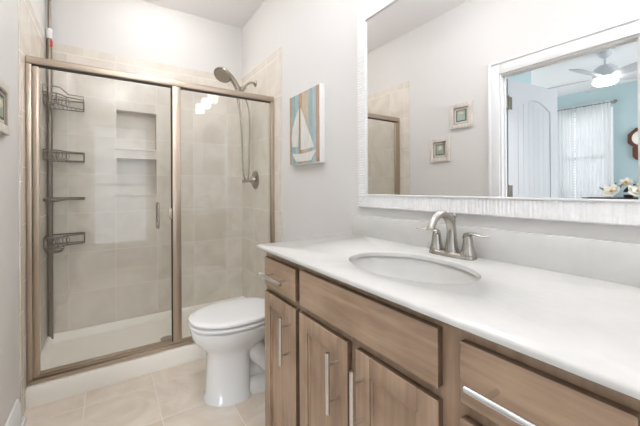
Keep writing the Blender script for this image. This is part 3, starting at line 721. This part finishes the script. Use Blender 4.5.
MB().loft([rrect(1.258, 1.444, .221, .717), rrect(1.255, 1.444, .224, .723), rrect(1.255, 1.444, .224, .74), rrect(1.262, 1.444, .217, .748)]).build('tank_lid', M['porcelain'], to, smooth=40)
MB().lathe([(.014, 0), (.014, -.008), (.008, -.014)], (1.268, TY + .15, .67), 'X', 14).tube([(1.255, TY + .15, .67), (1.25, TY + .11, .667), (1.25, TY + .07, .662)], [.006, .006, .008], 8).build('flush_lever', M['nickel'], to)

# ------------------------------------------------------------------ sailboat art on the right wall
ay0, ay1, az0, az1 = 1.573, 1.955, 1.303, 1.776; ax = 1.422
ar = thing('wall_art', (W, (ay0 + ay1) / 2, az0), 'weathered plank wall art with a white sailboat beside the shower', 'wall art')
MB().box(ax + .003, W, ay0, ay1, az0, az1, .002).build('backing_frame', M['canvas_edge'], ar, label='white painted side edges')
pm = [M['pl_brown'], M['pl_tan'], M['pl_blue'], M['pl_brown'], M['pl_teal'], M['pl_grey'], M['pl_tan'], M['pl_teal'], M['pl_brown']]
wid = [.03, .05, .045, .038, .05, .045, .032, .045, .035]; sc = (ay1 - ay0 - .012) / sum(wid); yy = ay1 - .006
m = MB()
order = ['pl_brown', 'pl_teal', 'pl_blue', 'pl_brown', 'pl_tan', 'pl_grey', 'pl_teal', 'pl_blue', 'pl_brown']
for i, wv in enumerate(wid):
    m.box(ax, ax + .0045, yy - wv * sc + .0007, yy - .0007, az0 + .006, az1 - .004, .0008, mi=i); yy -= wv * sc
m.build('planks', [M[k] for k in order], ar, smooth=0)
U = lambda u, v: (ay1 - u * (ay1 - ay0), az1 - v * (az1 - az0))   # u from far (left in view) to near, v from top
m = MB(); bx_ = ax - .003
def flat(poly, th=.003): m.prism([U(*p) for p in poly], th, 'X', ax - th)
main = [(.42, .22), (.50, .32), (.62, .50), (.74, .66), (.83, .79), (.62, .80), (.42, .80)]
flat(main); m.build('main_sail', M['sail'], ar, smooth=0)
m = MB(); flat([(.35, .22), (.345, .45), (.33, .62), (.29, .72), (.12, .72), (.10, .60), (.14, .47), (.24, .33)]); flat([(.30, .66), (.30, .74), (.12, .74), (.12, .7)], .0025); m.build('jib_sail', M['sail'], ar, smooth=0)
m = MB(); flat([(.37, .18), (.40, .18), (.40, .84), (.37, .84)], .0035); m.build('mast', M['rope'], ar, smooth=0)
m = MB(); flat([(.13, .83), (.3, .85), (.55, .855), (.9, .835), (.84, .9), (.74, .96), (.28, .96), (.2, .91)], .004); m.build('hull', M['sail'], ar, smooth=0)

# ------------------------------------------------------------------ two small pictures on the left wall
def picture(yc, zc, label, pr, wv=.207, hv=.212):
    t = thing('framed_picture', (0, yc, zc - hv / 2), label, 'picture', 'small framed pictures on the left wall')
    m = MB(); b = .036; a0, a1, z0, z1 = yc - wv / 2, yc + wv / 2, zc - hv / 2, zc + hv / 2; dp = .02
    for q in ((a0, a0 + b, z0, z1), (a1 - b, a1, z0, z1), (a0 + b, a1 - b, z0, z0 + b), (a0 + b, a1 - b, z1 - b, z1)): m.box(.0005, dp, q[0], q[1], q[2], q[3], .003)
    f = m.build('frame', M['wash'], t)
    m = MB()
    for q in ((a0 + b, a0 + b + .004, z0 + b, z1 - b), (a1 - b - .004, a1 - b, z0 + b, z1 - b), (a0 + b + .004, a1 - b - .004, z0 + b, z0 + b + .004), (a0 + b + .004, a1 - b - .004, z1 - b - .007, z1 - b)): m.box(.006, dp - .003, q[0], q[1], q[2], q[3])
    m.build('inner_liner', M['liner'], f)
    MB().box(.0005, .008, a0 + b, a1 - b, z0 + b, z1 - b).build('mat_board', M['matboard'], t)
    c2 = .057
    m = MB()
    for q in ((a0 + c2, a0 + c2 + .008, z0 + c2, z1 - c2), (a1 - c2 - .008, a1 - c2, z0 + c2, z1 - c2), (a0 + c2 + .008, a1 - c2 - .008, z0 + c2, z0 + c2 + .008), (a0 + c2 + .008, a1 - c2 - .008, z1 - c2 - .008, z1 - c2)): m.box(.008, .0105, q[0], q[1], q[2], q[3])
    m.build('inset_edge', M['inset'], t)
    p = MB().box(.008, .009, a0 + c2 + .008, a1 - c2 - .008, z0 + c2 + .008, z1 - c2 - .008).build('print', pr, t)
    MB().lathe([(.0, .0), (.022, .0), (.02, .003), (.008, .006), (0, .006)], (.009, yc, zc + (.01 if pr is M['sea1'] else .018)), 'X', 18, sx=1.0, sy=.8 if pr is M['sea1'] else .5).build('shell', M['shell'], p)
picture(1.577, 1.757, 'small whitewashed framed seaside picture nearer the bedroom doorway, hung higher', M['sea2'])
picture(1.786, 1.488, 'small whitewashed framed shell picture nearer the shower, hung lower', M['sea1'])

# ------------------------------------------------------------------ bedroom things seen in the mirror
fcx, fcy = -2.283, 1.218
fn = thing('ceiling_fan', (fcx, fcy, H), 'white ceiling fan with five blades and a lit dome', 'ceiling fan')
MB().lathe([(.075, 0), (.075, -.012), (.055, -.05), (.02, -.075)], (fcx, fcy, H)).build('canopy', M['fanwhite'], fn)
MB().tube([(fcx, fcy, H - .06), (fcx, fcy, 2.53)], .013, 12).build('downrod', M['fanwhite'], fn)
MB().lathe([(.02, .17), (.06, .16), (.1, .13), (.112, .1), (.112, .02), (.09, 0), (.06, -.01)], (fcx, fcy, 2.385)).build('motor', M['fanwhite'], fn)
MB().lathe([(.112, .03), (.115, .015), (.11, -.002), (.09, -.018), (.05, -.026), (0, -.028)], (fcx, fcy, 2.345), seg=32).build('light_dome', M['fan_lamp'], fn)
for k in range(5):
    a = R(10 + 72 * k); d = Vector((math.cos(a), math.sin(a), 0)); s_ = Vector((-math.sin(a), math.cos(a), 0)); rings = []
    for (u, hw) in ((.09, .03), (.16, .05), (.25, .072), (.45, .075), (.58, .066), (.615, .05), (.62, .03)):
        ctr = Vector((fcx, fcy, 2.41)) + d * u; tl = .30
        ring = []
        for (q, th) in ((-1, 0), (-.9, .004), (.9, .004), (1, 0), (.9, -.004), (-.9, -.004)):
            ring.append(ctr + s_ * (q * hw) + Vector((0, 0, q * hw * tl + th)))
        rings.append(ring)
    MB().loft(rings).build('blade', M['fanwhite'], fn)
cr = thing('curtain_rod', (BX + .09, 1.97, 2.44), 'thin dark curtain rod over the bedroom window', 'curtain rod')
MB().tube([(BX + .09, 1.535, 2.44), (BX + .09, 2.5, 2.44)], .009, 10).build('rod', M['darkmetal'], cr)
for yy in (1.515, 2.52): MB().lathe([(.0, -.028), (.02, -.016), (.024, 0), (.02, .016), (0, .028)], (BX + .09, yy, 2.44), seg=14).build('finial', M['wire'], cr)
for yy in (1.56, 2.47): MB().box(BX, BX + .09, yy - .006, yy + .006, 2.425, 2.437).build('bracket', M['darkmetal'], cr)
for i, (ya, yb_, lab) in enumerate(((1.565, 2.0, 'sheer white curtain panel on the side of the bedroom window near the clock'), (2.02, 2.44, 'sheer white curtain panel on the side of the bedroom window near the open door'))):
    def fnc(u, v, ya=ya, yb_=yb_):
        y = ya + (yb_ - ya) * u; k = .4 + .6 * v
        return (BX + .09 + .022 * k * math.sin(u * 2 * PI * 9 + 1.2 * math.sin(v * 3)), y + .006 * math.sin(u * 40), 2.475 - 2.44 * v)
    m = MB(); m.grid(fnc, 140, 10)
    tag(m.build('curtain', M['sheer'], None, smooth=180), lab, 'curtain', 'sheer curtains at the bedroom window')
# wall clock
ky, kz = 1.235, 1.85
ck = thing('wall_clock', (BX, ky, kz), 'dark wooden octagonal wall clock on the blue bedroom wall', 'clock')
oc = lambda r: [(ky + r * math.cos(R(22.5 + 45 * k)), kz + r * math.sin(R(22.5 + 45 * k))) for k in range(8)]
m = MB(); m.loft([[(BX + .001, *p) for p in oc(.165)], [(BX + .05, *p) for p in oc(.165)], [(BX + .06, *p) for p in oc(.15)], [(BX + .06, *p) for p in oc(.115)]])
m.build('case', M['clockwood'], ck, smooth=20)
MB().lathe([(.105, .06), (.105, .064), (0, .064)], (BX, ky, kz), 'X', 32).build('dial', M['clockface'], ck)
MB().box(BX + .064, BX + .066, ky - .004, ky + .004, kz, kz + .075).box(BX + .064, BX + .066, ky - .055, ky, kz - .004, kz + .004).build('hands', M['black'], ck)
m = MB(); m.prism([(ky - .1, kz - .13), (ky + .1, kz - .13), (ky + .1, kz - .27), (ky + .06, kz - .32), (ky - .06, kz - .32), (ky - .1, kz - .27)], .05, 'X', BX + .001); m.build('pendulum_box', M['clockwood'], ck, smooth=20)
# dresser with flower arrangement
dx0, dx1, dy0, dy1, dz = -3.80, -3.32, .35, 1.76, .985
ds = thing('dresser', ((dx0 + dx1) / 2, (dy0 + dy1) / 2, 0), 'dark wooden dresser below the clock in the bedroom', 'dresser')
MB().box(dx0 + .02, dx1 - .02, dy0 + .03, dy1 - .03, .12, dz - .03, .004).build('body', M['darkwood'], ds)
MB().box(dx0, dx1, dy0, dy1, dz - .03, dz, .006).build('top', M['darkwood'], ds)
for (xx, yy) in ((dx0 + .05, dy0 + .06), (dx0 + .05, dy1 - .06), (dx1 - .05, dy0 + .06), (dx1 - .05, dy1 - .06)): MB().box(xx - .025, xx + .025, yy - .025, yy + .025, 0, .12, .003).build('leg', M['darkwood'], ds)
for r_ in range(3):
    for cc in range(2):
        ya = dy0 + .05 + cc * .655; za = .15 + r_ * .265
        q = MB().box(dx1 - .021, dx1 - .006, ya + .01, ya + .645, za, za + .25, .004).build('drawer', M['darkwood'], ds)
        MB().lathe([(.008, 0), (.008, .01), (.016, .018), (.012, .028), (0, .03)], (dx1 - .007, ya + .33, za + .125), 'X', 14).build('knob', M['hinge'], q)
fa = thing('flower_arrangement', (-3.5, 1.35, dz), 'cream magnolia flowers with green leaves lying on the dark dresser', 'flowers')
MB().lathe([(.04, .0), (.05, .01), (.055, .04), (.05, .042), (.03, .02), (0, .015)], (-3.56, 1.3, dz), seg=24).build('bowl', M['vase'], fa)
def petal_pts(ctr, az, el, ln, wd, curl):
    d = Vector((math.cos(az) * math.cos(el), math.sin(az) * math.cos(el), math.sin(el))); s_ = Vector((-math.sin(az), math.cos(az), 0)); n_ = d.cross(s_) * -1
    def f(u, v):
        q = math.sin(PI * min(1, .08 + .92 * u) ** .8) ** .7 if u < 1 else 0
        return Vector(ctr) + d * ln * u + s_ * (wd * (v - .5) * 2 * q) - n_ * (curl * u * u) + n_ * (.25 * wd * (abs(v - .5) * 2) ** 2 * q)
    return f
for (fy_, fz_, fx_, sz, az_) in ((1.44, .08, -3.42, .125, .3), (1.17, .085, -3.42, .13, -.2), (1.32, .2, -3.55, .09, .1), (.98, .09, -3.45, .12, .1)):
    T = Matrix.Translation((fx_, fy_, dz + fz_)) @ Matrix.Rotation(az_, 4, 'Z') @ Matrix.Rotation(R(52), 4, 'Y'); m = MB()
    for k in range(6):
        f = petal_pts((0, 0, 0), 2 * PI * k / 6, .3, sz, sz * .46, sz * .15); m.grid(lambda u, v, f=f: T @ f(u, v), 6, 4)
    for k in range(4):
        f = petal_pts((0, 0, 0), 2 * PI * k / 4 + .4, .85, sz * .7, sz * .36, -sz * .1); m.grid(lambda u, v, f=f: T @ f(u, v), 6, 4)
    fo = m.build('flower', M['petal'], fa, smooth=180)
    m = MB(); lathe_t(m, [(.0, .0), (.018, .01), (.018, .035), (0, .05)], T, 10); m.build('flower_center', M['stamen'], fo)
for i in range(20):
    az = random.uniform(0, 2 * PI); fy_ = random.uniform(1.02, 1.5); el = random.uniform(.1, 1.1)
    if i % 3 == 0: az = random.choice((PI / 2, -PI / 2)) + random.uniform(-.5, .5)
    m = MB(); m.grid(petal_pts((-3.5, fy_, dz + .06 + random.uniform(0, .1)), az, el, random.uniform(.1, .17), .028, .02), 7, 4)
    m.build('leaf', M['leafgrey'] if i % 4 == 0 else M['leaf'], fa, smooth=180)
